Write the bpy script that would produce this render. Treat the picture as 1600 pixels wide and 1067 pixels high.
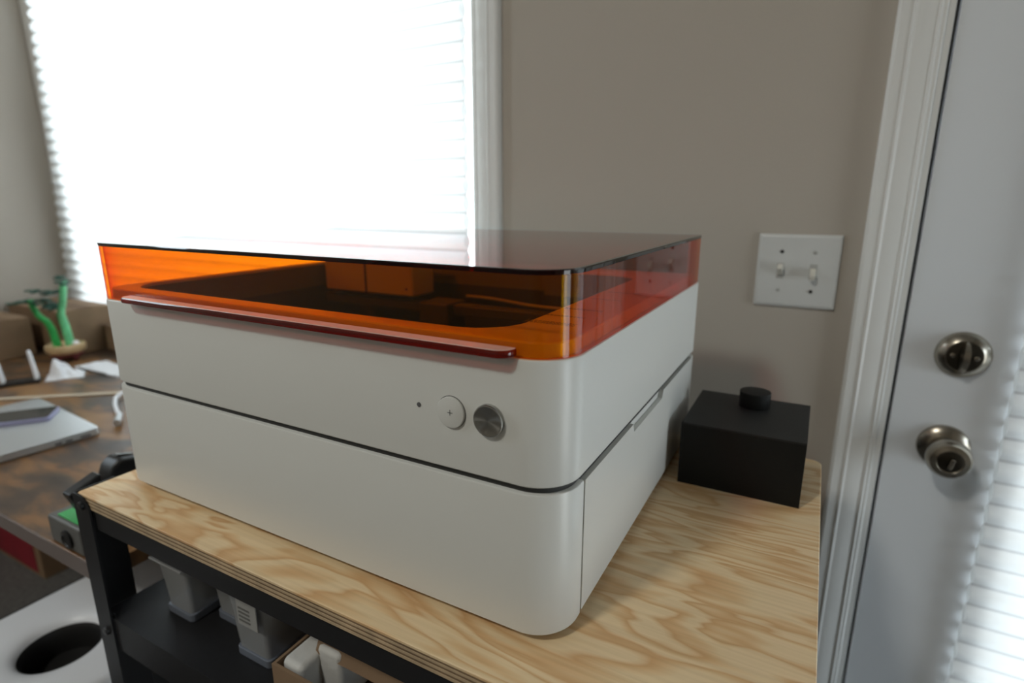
import bpy, bmesh, math, random
from mathutils import Vector, Matrix
random.seed(7)
S = bpy.context.scene
COL = S.collection
for o in list(bpy.data.objects): bpy.data.objects.remove(o)

# ------------------------------------------------------------------ camera
cam_d = bpy.data.cameras.new('camera')
cam = bpy.data.objects.new('camera', cam_d); COL.objects.link(cam)
cam.location = (0.13419, -0.31781, 0.31671)
cam.rotation_euler = (1.32686, 0.00076, 0.49757)
cam_d.sensor_width = 36.0
cam_d.lens = 879.61 / 1600 * 36
cam_d.clip_start = 0.01
cam_d.dof.use_dof = True
cam_d.dof.focus_distance = 0.47
cam_d.dof.aperture_fstop = 3.8
S.camera = cam

# ------------------------------------------------------------------ world: bright overcast sky, darker ground
w = bpy.data.worlds.new('overcast'); S.world = w; w.use_nodes = True
wn, wl = w.node_tree.nodes, w.node_tree.links
bg = wn['Background']
tc = wn.new('ShaderNodeTexCoord'); sp = wn.new('ShaderNodeSeparateXYZ'); cr = wn.new('ShaderNodeValToRGB')
wl.new(tc.outputs['Generated'], sp.inputs[0])
mr = wn.new('ShaderNodeMapRange'); mr.inputs['From Min'].default_value = -1; mr.inputs['From Max'].default_value = 1
wl.new(sp.outputs['Z'], mr.inputs['Value']); wl.new(mr.outputs[0], cr.inputs[0])
e = cr.color_ramp.elements
e[0].position = 0.47; e[0].color = (.60, .62, .62, 1)
e[1].position = 0.53; e[1].color = (.82, .93, 1.03, 1)
wl.new(cr.outputs[0], bg.inputs[0]); bg.inputs[1].default_value = 8.5

# ------------------------------------------------------------------ ceiling lamp (behind and left of the camera)
ld = bpy.data.lights.new('ceiling_lamp', 'AREA'); ld.shape = 'DISK'; ld.size = 0.40
ld.energy = 36; ld.color = (1.0, .97, .88)
lo = bpy.data.objects.new('ceiling_lamp', ld); COL.objects.link(lo); lo.location = (-.85, -1.90, 2.42)

# sky portals in the window openings, seen and added (they only guide the sampling of the sky)
for nm, loc, rot, sx, sy in (('window_portal', (-1.28, .80, .64), (-math.pi/2, 0, 0), 1.67, 1.42), ('door_portal', (.685, .74, .285), (-math.pi/2, 0, 0), .53, 1.73),
                             ('added_right_portal', (2.02, .05, -.05), (0, math.pi/2, 0), 1.20, .60),
                             ('added_left_portal', (-2.25, -.60, .90), (0, -math.pi/2, 0), .80, .50)):
    pd = bpy.data.lights.new(nm, 'AREA'); pd.shape = 'RECTANGLE'; pd.size = sx; pd.size_y = sy; pd.cycles.is_portal = True
    po = bpy.data.objects.new(nm, pd); COL.objects.link(po); po.location = loc; po.rotation_euler = rot

S.view_settings.view_transform = 'Standard'; S.view_settings.look = 'None'
S.view_settings.gamma = 1.0; S.view_settings.use_curve_mapping = False
S.view_settings.exposure = 0.0
S.cycles.use_denoising = True
S.cycles.max_bounces = 14; S.cycles.transparent_max_bounces = 32
S.cycles.diffuse_bounces = 6; S.cycles.glossy_bounces = 6

# ------------------------------------------------------------------ materials
def new_mat(name):
    m = bpy.data.materials.new(name); m.use_nodes = True
    return m, m.node_tree.nodes, m.node_tree.links, m.node_tree.nodes['Principled BSDF']
def setp(b, **k):
    for a, v in k.items(): b.inputs[a.replace('_', ' ')].default_value = v
def plain(name, col, rough=.5, metal=0., spec=.5, bump=0., bscale=300., var=0., vscale=8., coat=0.):
    m, n, l, b = new_mat(name)
    b.inputs['Base Color'].default_value = (*col, 1); b.inputs['Roughness'].default_value = rough
    b.inputs['Metallic'].default_value = metal; b.inputs['Specular IOR Level'].default_value = spec
    b.inputs['Coat Weight'].default_value = coat
    c = n.new('ShaderNodeTexCoord')
    if var > 0:
        t = n.new('ShaderNodeTexNoise'); t.inputs['Scale'].default_value = vscale; t.inputs['Detail'].default_value = 4
        l.new(c.outputs['Object'], t.inputs['Vector'])
        r = n.new('ShaderNodeValToRGB'); r.color_ramp.elements[0].position = .3; r.color_ramp.elements[1].position = .7
        r.color_ramp.elements[0].color = (*[x * (1 - var) for x in col], 1)
        r.color_ramp.elements[1].color = (*[min(1, x * (1 + var)) for x in col], 1)
        l.new(t.outputs['Fac'], r.inputs[0]); l.new(r.outputs[0], b.inputs['Base Color'])
    if bump > 0:
        t = n.new('ShaderNodeTexNoise'); t.inputs['Scale'].default_value = bscale; t.inputs['Detail'].default_value = 2
        l.new(c.outputs['Object'], t.inputs['Vector'])
        bu = n.new('ShaderNodeBump'); bu.inputs['Strength'].default_value = bump; bu.inputs['Distance'].default_value = .002
        l.new(t.outputs['Fac'], bu.inputs['Height']); l.new(bu.outputs[0], b.inputs['Normal'])
    return m
def thin_clear(name, tint, ior=1.49, rough=0.0):
    """clear sheet: straight-through tinted transmission plus Fresnel reflection at each face"""
    m = bpy.data.materials.new(name); m.use_nodes = True; n, l = m.node_tree.nodes, m.node_tree.links
    n.remove(n['Principled BSDF']); out = n['Material Output']
    g = n.new('ShaderNodeNewGeometry'); mi = n.new('ShaderNodeMapRange')
    mi.inputs['To Min'].default_value = ior; mi.inputs['To Max'].default_value = 1 / ior
    l.new(g.outputs['Backfacing'], mi.inputs['Value'])
    fr = n.new('ShaderNodeFresnel'); l.new(mi.outputs[0], fr.inputs['IOR'])
    tr = n.new('ShaderNodeBsdfTransparent')
    # tint deepens with the length of the slanted path through the sheet
    dt = n.new('ShaderNodeVectorMath'); dt.operation = 'DOT_PRODUCT'; l.new(g.outputs['Normal'], dt.inputs[0]); l.new(g.outputs['Incoming'], dt.inputs[1])
    ab = n.new('ShaderNodeMath'); ab.operation = 'ABSOLUTE'; l.new(dt.outputs['Value'], ab.inputs[0])
    mxv = n.new('ShaderNodeMath'); mxv.operation = 'MAXIMUM'; mxv.inputs[1].default_value = .2; l.new(ab.outputs[0], mxv.inputs[0])
    inv = n.new('ShaderNodeMath'); inv.operation = 'DIVIDE'; inv.inputs[0].default_value = 1.0; l.new(mxv.outputs[0], inv.inputs[1])
    cc = n.new('ShaderNodeCombineColor')
    for i in range(3):
        pw = n.new('ShaderNodeMath'); pw.operation = 'POWER'; pw.inputs[0].default_value = tint[i]; l.new(inv.outputs[0], pw.inputs[1]); l.new(pw.outputs[0], cc.inputs[i])
    l.new(cc.outputs[0], tr.inputs[0])
    gl = n.new('ShaderNodeBsdfGlossy'); gl.inputs['Color'].default_value = (1, 1, 1, 1); gl.inputs['Roughness'].default_value = rough
    mx = n.new('ShaderNodeMixShader'); l.new(fr.outputs[0], mx.inputs[0]); l.new(tr.outputs[0], mx.inputs[1]); l.new(gl.outputs[0], mx.inputs[2])
    l.new(mx.outputs[0], out.inputs['Surface'])
    return m
def shade_fabric(name, trans, diff, streak=.08):
    m = bpy.data.materials.new(name); m.use_nodes = True; n, l = m.node_tree.nodes, m.node_tree.links
    n.remove(n['Principled BSDF']); out = n['Material Output']
    c = n.new('ShaderNodeTexCoord'); mp = n.new('ShaderNodeMapping'); mp.inputs['Scale'].default_value = (3, 3, 45)
    l.new(c.outputs['Object'], mp.inputs[0])
    t = n.new('ShaderNodeTexNoise'); t.inputs['Scale'].default_value = 1.0; t.inputs['Detail'].default_value = 5
    l.new(mp.outputs[0], t.inputs['Vector'])
    r = n.new('ShaderNodeValToRGB'); r.color_ramp.elements[0].position = .3; r.color_ramp.elements[1].position = .7
    r.color_ramp.elements[0].color = (*[x * (1 - streak) for x in trans], 1); r.color_ramp.elements[1].color = (*trans, 1)
    l.new(t.outputs['Fac'], r.inputs[0])
    tl = n.new('ShaderNodeBsdfTranslucent'); l.new(r.outputs[0], tl.inputs[0])
    df = n.new('ShaderNodeBsdfDiffuse'); df.inputs[0].default_value = (*diff, 1)
    ad = n.new('ShaderNodeAddShader'); l.new(tl.outputs[0], ad.inputs[0]); l.new(df.outputs[0], ad.inputs[1])
    l.new(ad.outputs[0], out.inputs['Surface'])
    return m
def pine(name):
    m, n, l, b = new_mat(name)
    c = n.new('ShaderNodeTexCoord')
    mp = n.new('ShaderNodeMapping'); mp.inputs['Scale'].default_value = (3.2, 15.0, 6.0); mp.inputs['Location'].default_value = (.7, 2.2, 0)
    mp.inputs['Rotation'].default_value = (0, 0, math.radians(-4))
    l.new(c.outputs['Object'], mp.inputs[0])
    t = n.new('ShaderNodeTexNoise'); t.inputs['Scale'].default_value = 1.0; t.inputs['Detail'].default_value = 3.0
    t.inputs['Roughness'].default_value = .5; t.inputs['Distortion'].default_value = .55
    l.new(mp.outputs[0], t.inputs['Vector'])
    mu = n.new('ShaderNodeMath'); mu.operation = 'MULTIPLY'; mu.inputs[1].default_value = 11.0; l.new(t.outputs['Fac'], mu.inputs[0])
    fr = n.new('ShaderNodeMath'); fr.operation = 'FRACT'; l.new(mu.outputs[0], fr.inputs[0])
    r = n.new('ShaderNodeValToRGB'); E = r.color_ramp.elements
    E[0].position = 0; E[0].color = (.79, .605, .37, 1); E[1].position = 1; E[1].color = (.78, .60, .36, 1)
    for p, col in ((.30, (.78, .60, .36, 1)), (.58, (.71, .48, .25, 1)), (.80, (.63, .375, .175, 1)), (.90, (.73, .52, .29, 1))):
        x = E.new(p); x.color = col
    l.new(fr.outputs[0], r.inputs[0])
    mp2 = n.new('ShaderNodeMapping'); mp2.inputs['Scale'].default_value = (6, 260, 20); l.new(c.outputs['Object'], mp2.inputs[0])
    t2 = n.new('ShaderNodeTexNoise'); t2.inputs['Scale'].default_value = 1.0; t2.inputs['Detail'].default_value = 3; l.new(mp2.outputs[0], t2.inputs['Vector'])
    mx = n.new('ShaderNodeMix'); mx.data_type = 'RGBA'; mx.blend_type = 'MULTIPLY'; mx.inputs['Factor'].default_value = .25
    l.new(r.outputs[0], mx.inputs['A'])
    r2 = n.new('ShaderNodeValToRGB'); r2.color_ramp.elements[0].color = (.6, .55, .5, 1); r2.color_ramp.elements[0].position = .3; r2.color_ramp.elements[1].position = .6
    l.new(t2.outputs['Fac'], r2.inputs[0]); l.new(r2.outputs[0], mx.inputs['B']); l.new(mx.outputs['Result'], b.inputs['Base Color'])
    b.inputs['Roughness'].default_value = .5
    return m
def rustic(name):
    m, n, l, b = new_mat(name)
    c = n.new('ShaderNodeTexCoord')
    mp = n.new('ShaderNodeMapping'); mp.inputs['Scale'].default_value = (5.0, 12.0, 8.0); l.new(c.outputs['Object'], mp.inputs[0])
    t = n.new('ShaderNodeTexNoise'); t.inputs['Scale'].default_value = 1.3; t.inputs['Detail'].default_value = 6; t.inputs['Distortion'].default_value = .6
    l.new(mp.outputs[0], t.inputs['Vector'])
    r = n.new('ShaderNodeValToRGB'); E = r.color_ramp.elements
    E[0].position = .3; E[0].color = (.035, .026, .020, 1); E[1].position = .72; E[1].color = (.30, .16, .062, 1)
    for p, col in ((.44, (.075, .047, .030, 1)), (.56, (.20, .10, .038, 1))):
        x = E.new(p); x.color = col
    l.new(t.outputs['Fac'], r.inputs[0]); l.new(r.outputs[0], b.inputs['Base Color'])
    b.inputs['Roughness'].default_value = .38
    return m
def brushed(name, col, rough=.3, aniso=.85, axis='Z'):
    m, n, l, b = new_mat(name)
    setp(b, Metallic=1.0, Roughness=rough, Anisotropic=aniso); b.inputs['Base Color'].default_value = (*col, 1)
    tg = n.new('ShaderNodeTangent'); tg.direction_type = 'RADIAL'; tg.axis = axis; l.new(tg.outputs[0], b.inputs['Tangent'])
    return m

M = dict(
    wall=plain('taupe_wall_paint', (.445, .405, .352), .75, bump=.12, bscale=220),
    ceiling=plain('ceiling_paint', (.60, .60, .58), .8),
    carpet=plain('grey_carpet', (.13, .125, .12), .95, bump=.8, bscale=500, var=.25, vscale=90),
    trim=plain('white_trim_paint', (.73, .735, .72), .4),
    door=plain('white_door_paint', (.70, .73, .76), .42, bump=.05, bscale=120),
    gapblack=plain('weatherstrip', (.015, .014, .013), .7),
    glass=thin_clear('window_glass', (.96, .97, .97), 1.3),
    shade=shade_fabric('shade_fabric', (.31, .31, .305), (.42, .42, .41), .16),
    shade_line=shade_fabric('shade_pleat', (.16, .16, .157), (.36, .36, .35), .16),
    shade_d=shade_fabric('door_shade_fabric', (.22, .22, .215), (.5, .5, .5)),
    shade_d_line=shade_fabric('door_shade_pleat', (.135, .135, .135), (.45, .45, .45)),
    rail=plain('shade_rail', (.6, .6, .56), .45),
    body=plain('satin_white_body', (.665, .67, .64), .32, bump=.02, bscale=900),
    groove=plain('dark_groove', (.03, .03, .028), .6),
    liner=plain('cavity_dark_metal', (.028, .028, .028), .5),
    litgrey=plain('cavity_lit_grey', (.12, .115, .11), .5),  # lighter grey carries the light on the upper cavity wall
    liner_floor=plain('cavity_floor', (.02, .02, .02), .6),
    grey=plain('light_grey_plastic', (.34, .34, .33), .45),
    acrylic=thin_clear('orange_acrylic', (.975, .735, .04), 1.38),
    acrylic_top=thin_clear('orange_acrylic_top', (.975, .68, .04), 1.5),
    acrylic_dark=thin_clear('orange_acrylic_edge', (.20, .055, .02)),
    lip=thin_clear('orange_acrylic_lip', (.72, .29, .04)),
    lip_top=plain('frosted_orange_lip', (.62, .41, .34), .28),
    printing=plain('printed_ink', (.12, .11, .10), .6),
    steel=brushed('spun_steel', (.36, .36, .34), .27, .95, 'Z'),
    led=plain('indicator_lens', (.12, .12, .125), .3),
    pine=pine('pine_veneer'),
    ply_a=plain('ply_light', (.50, .38, .24), .6, var=.2, vscale=40),
    ply_b=plain('ply_dark', (.20, .13, .075), .7, var=.3, vscale=40),
    frame=plain('black_powder_coat', (.011, .011, .0125), .5, spec=.35, bump=.1, bscale=800),
    boxblk=plain('black_felt_plastic', (.0055, .006, .0055), .6, spec=.25, bump=.2, bscale=700),
    boxtop=plain('black_top', (.013, .014, .014), .55, spec=.3, bump=.2, bscale=700),
    desk=rustic('rustic_desk_top'),
    deskedge=plain('desk_edge', (.16, .13, .12), .5),
    alu=plain('silver_aluminium', (.55, .57, .58), .38, metal=.6),
    phone=plain('phone_glass', (.015, .015, .015), .12),
    lilac=plain('lilac_case', (.30, .30, .46), .4),
    card=plain('cardboard', (.24, .155, .09), .8, var=.12, vscale=12),
    card_d=plain('cardboard_inside', (.17, .10, .055), .85, var=.1, vscale=12),
    red=plain('red_print', (.24, .012, .025), .6, var=.2, vscale=10),
    green=plain('green_bricks', (.03, .40, .09), .35, var=.15, vscale=60),
    green_l=plain('pale_green_bricks', (.16, .60, .28), .35, var=.2, vscale=60),
    leaf=plain('dark_leaf', (.02, .085, .06), .5),
    pot=plain('tan_glazed_pot', (.55, .40, .22), .35, var=.1, vscale=20),
    redwood=plain('dark_red_stand', (.16, .03, .035), .4),
    paper=plain('white_paper', (.78, .79, .82), .8),
    clear=thin_clear('clear_acrylic', (.93, .93, .95), 1.45),
    tub=None,
    tublid=plain('blue_grey_lid', (.14, .16, .20), .5),
    foam=plain('white_foam', (.62, .62, .60), .9, bump=.4, bscale=120),
    unit=plain('white_plastic', (.80, .82, .86), .35),
    hole=plain('fan_outlet_black', (.012, .012, .012), .5),
    ruler=plain('pale_wood_stick', (.55, .47, .36), .6),
    brass=plain('satin_nickel', (.34, .31, .26), .26, metal=1.0),
    brass_d=plain('satin_nickel_dark', (.05, .044, .035), .4, metal=1.0),
    toggle=plain('ivory_toggle', (.66, .64, .57), .35),
    plate=plain('white_switch_plate', (.60, .61, .60), .35),
    screw=plain('painted_screw', (.42, .42, .40), .5),
    blk=plain('black_plastic', (.012, .012, .013), .4),
    grn=plain('green_sheet', (.06, .42, .12), .5),
    greyplas=plain('grey_plastic', (.12, .12, .115), .5),
)
def frosted(name):
    m, n, l, b = new_mat(name)
    b.inputs['Base Color'].default_value = (.44, .45, .45, 1); b.inputs['Roughness'].default_value = .25
    tr = n.new('ShaderNodeBsdfTransparent'); tr.inputs[0].default_value = (.85, .87, .9, 1)
    mx = n.new('ShaderNodeMixShader'); mx.inputs[0].default_value = .55
    l.new(tr.outputs[0], mx.inputs[1]); l.new(b.outputs[0], mx.inputs[2]); l.new(mx.outputs[0], n['Material Output'].inputs['Surface'])
    return m
M['tub'] = frosted('frosted_clear_plastic')

# ------------------------------------------------------------------ mesh helpers
class MB:
    def __init__(s): s.v = []; s.f = []; s.mi = []
    def add(s, vs, fs, mi=0):
        k = len(s.v); s.v += [tuple(v) for v in vs]; s.f += [tuple(i + k for i in f) for f in fs]; s.mi += [mi] * len(fs)
        return s
    def box(s, x0, y0, z0, x1, y1, z1, mi=0):
        return s.add([(x0,y0,z0),(x1,y0,z0),(x1,y1,z0),(x0,y1,z0),(x0,y0,z1),(x1,y0,z1),(x1,y1,z1),(x0,y1,z1)],
                     [(0,3,2,1),(4,5,6,7),(0,1,5,4),(1,2,6,5),(2,3,7,6),(3,0,4,7)], mi)
    def loft(s, rings, cap0=True, cap1=True, closed=True, mi=0):
        n = len(rings[0]); vs = [p for r in rings for p in r]; fs = []
        for k in range(len(rings) - 1):
            for i in range(n if closed else n - 1):
                j = (i + 1) % n
                fs.append((k*n+i, k*n+j, (k+1)*n+j, (k+1)*n+i))
        if cap0: fs.append(tuple(reversed(range(n))))
        if cap1: fs.append(tuple((len(rings)-1)*n + i for i in range(n)))
        return s.add(vs, fs, mi)
    def tube(s, path, r, n=10, mi=0):
        path = [Vector(p) for p in path]; rings = []
        rr = r if isinstance(r, (list, tuple)) else [r] * len(path)
        up = Vector((0, 0, 1))
        for i, p in enumerate(path):
            d = (path[min(i+1, len(path)-1)] - path[max(i-1, 0)]).normalized()
            a = d.cross(up if abs(d.dot(up)) < .95 else Vector((1, 0, 0))).normalized(); b = d.cross(a)
            rings.append([p + (a*math.cos(t) + b*math.sin(t)) * rr[i] for t in (2*math.pi*k/n for k in range(n))])
        return s.loft(rings, mi=mi)
    def lathe(s, prof, n=40, centre=(0,0,0), axis='z', cap0=True, cap1=True, mi=0):
        cx, cy, cz = centre; rings = []
        for r, h in prof:
            ring = []
            for k in range(n):
                t = 2*math.pi*k/n; a, b = r*math.cos(t), r*math.sin(t)
                if axis == 'z': ring.append((cx+a, cy+b, cz+h))
                elif axis == '-y': ring.append((cx+a, cy-h, cz+b))
                else: ring.append((cx+h, cy+a, cz+b))
            rings.append(ring)
        return s.loft(rings, cap0, cap1, mi=mi)
    def build(s, name, mats, parent=None, smooth=None, bevel=0., loc=None, rot=None, segs=2):
        me = bpy.data.meshes.new(name); me.from_pydata(s.v, [], s.f)
        mats = mats if isinstance(mats, (list, tuple)) else [mats]
        for m in mats: me.materials.append(m)
        for p, i in zip(me.polygons, s.mi): p.material_index = i
        bm = bmesh.new(); bm.from_mesh(me); bmesh.ops.recalc_face_normals(bm, faces=bm.faces); bm.to_mesh(me); bm.free()
        if smooth is not None:
            for p in me.polygons: p.use_smooth = True
            me.set_sharp_from_angle(angle=math.radians(smooth))
        o = bpy.data.objects.new(name, me); COL.objects.link(o)
        if parent: o.parent = parent
        if loc: o.location = loc
        if rot: o.rotation_euler = rot
        if bevel:
            b = o.modifiers.new('bevel', 'BEVEL'); b.width = bevel; b.segments = segs; b.limit_method = 'ANGLE'; b.angle_limit = math.radians(40)
            b.harden_normals = True
            for p in me.polygons: p.use_smooth = True
        return o
def empty(name, loc=(0,0,0), rz=0.):
    o = bpy.data.objects.new(name, None); COL.objects.link(o); o.location = loc; o.rotation_euler = (0, 0, rz); o.empty_display_size = .02
    return o
def tag(o, label, cat, group=None):
    o['label'] = label; o['category'] = cat
    if group: o['group'] = group
    return o
def struct(o, label=None):
    o['kind'] = 'structure'
    if label: o['label'] = label
    return o
def rrect(x0, y0, x1, y1, r, seg=12):
    """rounded rectangle, counter-clockwise; r one radius or four (x0y0, x1y0, x1y1, x0y1)"""
    R = r if isinstance(r, (list, tuple)) else [r]*4
    pts = []
    for (cx, cy, a0), q in zip(((x0+R[0], y0+R[0], 180), (x1-R[1], y0+R[1], 270), (x1-R[2], y1-R[2], 0), (x0+R[3], y1-R[3], 90)), R):
        for k in range(seg + 1):
            t = math.radians(a0 + 90*k/seg); pts.append((cx + q*math.cos(t), cy + q*math.sin(t)))
    return pts
def at_z(pts, z): return [(x, y, z) for x, y in pts]

# ------------------------------------------------------------------ room
WALL = .676; FLOOR = -.70; CEIL = 2.50
XL, XR, YN = -2.136, 1.9, -3.6
WX0, WX1, WZ0, WZ1 = -2.115, -.445, -.07, 1.35       # window opening
DX0, DX1, DZ1 = .256, 1.12, 1.33                    # door opening
b = MB()
T = .13
b.box(XL-.1, WALL, FLOOR, WX0, WALL+T, CEIL)
b.box(WX0, WALL, FLOOR, WX1, WALL+T, WZ0); b.box(WX0, WALL, WZ1, WX1, WALL+T, CEIL)
b.box(WX1, WALL, FLOOR, DX0-.012, WALL+T, CEIL)
b.box(DX0-.012, WALL, DZ1, DX1+.012, WALL+T, CEIL); b.box(DX1+.012, WALL, FLOOR, XR+.1, WALL+T, CEIL)
struct(b.build('wall_back', M['wall']), 'taupe painted wall with the window and the door')
UY0, UY1, UZ0, UZ1 = -.85, -.35, .50, 1.30         # unseen window added in the left wall for light from that side
b = MB().box(XL-.1, YN, FLOOR, XL, UY0, CEIL).box(XL-.1, UY1, FLOOR, XL, WALL, CEIL).box(XL-.1, UY0, FLOOR, XL, UY1, UZ0).box(XL-.1, UY0, UZ1, XL, UY1, CEIL)
struct(b.build('wall_left', M['wall']), 'taupe painted wall at the far left')
w3 = struct(MB().box(XL-.054, UY0, UZ0, XL-.05, UY1, UZ1).build('added_window_left', M['glass']), 'unseen clear window added in the left wall for light')
MB().box(XL, UY0-.06, UZ0-.06, XL+.014, UY0, UZ1+.06).box(XL, UY1, UZ0-.06, XL+.014, UY1+.06, UZ1+.06).box(XL, UY0, UZ1, XL+.014, UY1, UZ1+.06).box(XL, UY0, UZ0-.06, XL+.014, UY1, UZ0).build('window_frame', M['trim'], w3)
VY0, VY1, VZ0, VZ1 = -.25, .35, -.65, .55          # unseen window added in the right wall for cool side light
b = MB().box(XR, YN, FLOOR, XR+.1, VY0, CEIL).box(XR, VY1, FLOOR, XR+.1, WALL, CEIL).box(XR, VY0, FLOOR, XR+.1, VY1, VZ0).box(XR, VY0, VZ1, XR+.1, VY1, CEIL)
struct(b.build('wall_right', M['wall']), 'taupe painted wall on the right')
w2 = struct(MB().box(XR+.05, VY0, VZ0, XR+.054, VY1, VZ1).build('added_window_right', M['glass']), 'unseen clear window added in the right wall for side light')
MB().box(XR-.014, VY0-.06, VZ0, XR, VY0, VZ1+.06).box(XR-.014, VY1, VZ0, XR, VY1+.06, VZ1+.06).box(XR-.014, VY0, VZ1, XR, VY1, VZ1+.06).build('window_frame', M['trim'], w2)
struct(MB().box(XL-.1, YN-.1, FLOOR, XR+.1, YN, CEIL).build('wall_front', M['wall']), 'taupe painted wall behind the camera')
struct(MB().box(XL-.1, YN-.1, FLOOR-.1, XR+.1, WALL+T, FLOOR).build('floor', M['carpet']), 'grey carpeted floor')
struct(MB().box(XL-.1, YN-.1, CEIL, XR+.1, WALL+T, CEIL+.1).build('ceiling', M['ceiling']), 'white ceiling')

def casing(x_in, x_out, z0, z1, yb=WALL):
    """moulded board running up: profile across x from inner edge to outer edge"""
    s = 1 if x_out > x_in else -1; W_ = abs(x_out - x_in)
    prof = [(0,0),(0,.009),(.04,.0115),(.10,.0115),(.14,.0135),(.20,.0115),(.26,.0125),(.45,.0165),(.60,.0165),(.66,.0185),(.70,.0165),(.93,.0175),(1,.0150),(1,0)]
    r0 = [(x_in + s*u*W_, yb - d, z0) for u, d in prof]; r1 = [(x, y, z1) for x, y, _ in r0]
    return MB().loft([r0, r1])
# window trim, frame and pane
t1 = struct(empty('trim_1', ((WX0+WX1)/2, WALL, WZ0)), 'white moulded casing around the window')
def tr_local(mb, o):
    x, y, z = o.location; mb.v = [(a-x, c-y, d-z) for a, c, d in mb.v]; return mb
tr_local(casing(-.490, -.4275, WZ0-.02, WZ1+.06), t1).build('casing_board', M['trim'], t1, smooth=25)
tr_local(casing(-2.03, -2.134, WZ0-.02, WZ1+.06), t1).build('casing_board', M['trim'], t1, smooth=25)
tr_local(MB().box(-2.134, WALL-.016, WZ1, -.4275, WALL, WZ1+.06), t1).build('casing_head', M['trim'], t1, bevel=.003)
tr_local(MB().box(-2.134, WALL-.018, WZ0-.025, -.415, WALL, WZ0), t1).build('window_sill', M['trim'], t1, bevel=.003)
w1 = struct(empty('window_1', ((WX0+WX1)/2, WALL+.07, WZ0)), 'bright window hidden behind the pleated shade')
f = MB(); Y0, Y1 = WALL+.07, WALL+.11
f.box(WX0, Y0, WZ0, WX0+.015, Y1, WZ1); f.box(WX1-.015, Y0, WZ0, WX1, Y1, WZ1); f.box(WX0+.015, Y0, WZ0, WX1-.015, Y1, WZ0+.015); f.box(WX0+.015, Y0, WZ1-.04, WX1-.015, Y1, WZ1)
tr_local(f, w1).build('window_frame', M['trim'], w1)
tr_local(MB().box(WX0+.015, Y0+.016, WZ0+.015, WX1-.015, Y0+.020, WZ1-.04), w1).build('pane', M['glass'], w1)

def shade(name, xl, xr, z0, z1, y, pitch, amp, depth, fab, line, headrail, bottomrail, label, nx=24):
    """pleated cellular shade: xl(z), xr(z) give the side edges; folds stand out towards the room"""
    zc = z0; root = empty(name, ((xl(z0)+xr(z0))/2, y, z0)); ox, oy, oz = root.location
    mb = MB(); n = int(round((z1 - z0)/pitch)); p = (z1 - z0)/n
    prof = []
    for k in range(n):
        zb = z0 + k*p
        prof += [(zb, 0.), (zb + .07*p, .12*amp), (zb + .28*p, .72*amp), (zb + .5*p, amp), (zb + .72*p, .72*amp), (zb + .93*p, .12*amp)]
    prof.append((z1, 0.))
    rows = []
    for z, d in prof:
        a, c = xl(z), xr(z)
        rows.append([(a + (c-a)*i/nx, y - d, z) for i in range(nx + 1)])
    vs = [q for r in rows for q in r]; N = nx + 1
    for k in range(len(rows) - 1):
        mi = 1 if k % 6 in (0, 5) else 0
        fs = [(k*N+i, k*N+i+1, (k+1)*N+i+1, (k+1)*N+i) for i in range(nx)]
        for q in fs: mb.f.append(q); mb.mi.append(mi)
    mb.v = vs
    # scalloped ends of the cells
    for k in range(n):
        for s, fx in ((0, xl), (1, xr)):
            pr = prof[6*k:6*k+7]
            ring = [(fx(z), y - d, z) for z, d in pr] + [(fx(z), y + .3*depth + d*depth/amp*.7, z) for z, d in reversed(pr)]
            mb.add(ring, [tuple(range(len(ring)))], 0)
    mb.v = [(a-ox, c-oy, d-oz) for a, c, d in mb.v]
    mb.build('pleated_fabric', [fab, line], root, smooth=60)
    if headrail: MB().box(xl(z1)-ox, -.03, z1-oz, xr(z1)-ox, .012, z1+.04-oz).build('head_rail', M['rail'], root, bevel=.003)
    if bottomrail: MB().box(xl(z0)-ox, -.013, -.024, xr(z0)-ox, .008, 0).build('bottom_rail', M['rail'], root, bevel=.003)
    return root
def xl_win(z):      # the left edge hangs slightly askew
    k = (z + .075)/.98; return -2.127 + max(0, min(1.4, k))*.095
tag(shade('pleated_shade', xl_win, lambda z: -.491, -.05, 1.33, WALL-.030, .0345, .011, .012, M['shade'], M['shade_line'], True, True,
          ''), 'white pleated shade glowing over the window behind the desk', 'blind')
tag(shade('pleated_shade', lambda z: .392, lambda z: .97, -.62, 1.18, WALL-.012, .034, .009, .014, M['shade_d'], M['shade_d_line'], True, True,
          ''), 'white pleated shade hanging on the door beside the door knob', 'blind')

# door with its casing
t2 = struct(empty('trim_2', (.22, WALL, FLOOR)), 'white moulded casing beside the door')
tr_local(casing(.2445, .188, FLOOR, DZ1+.065), t2).build('casing_board', M['trim'], t2, smooth=25)
tr_local(casing(1.133, 1.19, FLOOR, DZ1+.065), t2).build('casing_board', M['trim'], t2, smooth=25)
tr_local(MB().box(.188, WALL-.016, DZ1+.01, 1.19, WALL, DZ1+.065), t2).build('casing_head', M['trim'], t2, bevel=.003)
tr_local(MB().box(.2445, WALL-.006, FLOOR, .2525, WALL+.05, DZ1+.01), t2).build('door_jamb', M['trim'], t2, bevel=.001)
tr_local(MB().box(.2527, WALL+.002, FLOOR, .2565, WALL+.04, DZ1), t2).build('weather_strip', M['gapblack'], t2)
d1 = struct(empty('door_1', (.68, WALL, FLOOR)), 'white door with a shaded window, knob and deadbolt')
DY0, DY1 = WALL+.001, WALL+.045
f = MB(); GX0, GX1, GZ0, GZ1 = .42, .95, -.58, 1.15
f.box(.2585, DY0, FLOOR+.01, GX0, DY1, DZ1-.005); f.box(GX1, DY0, FLOOR+.01, DX1-.003, DY1, DZ1-.005)
f.box(GX0, DY0, FLOOR+.01, GX1, DY1, GZ0); f.box(GX0, DY0, GZ1, GX1, DY1, DZ1-.005)
tr_local(f, d1).build('door_slab', M['door'], d1)
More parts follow.
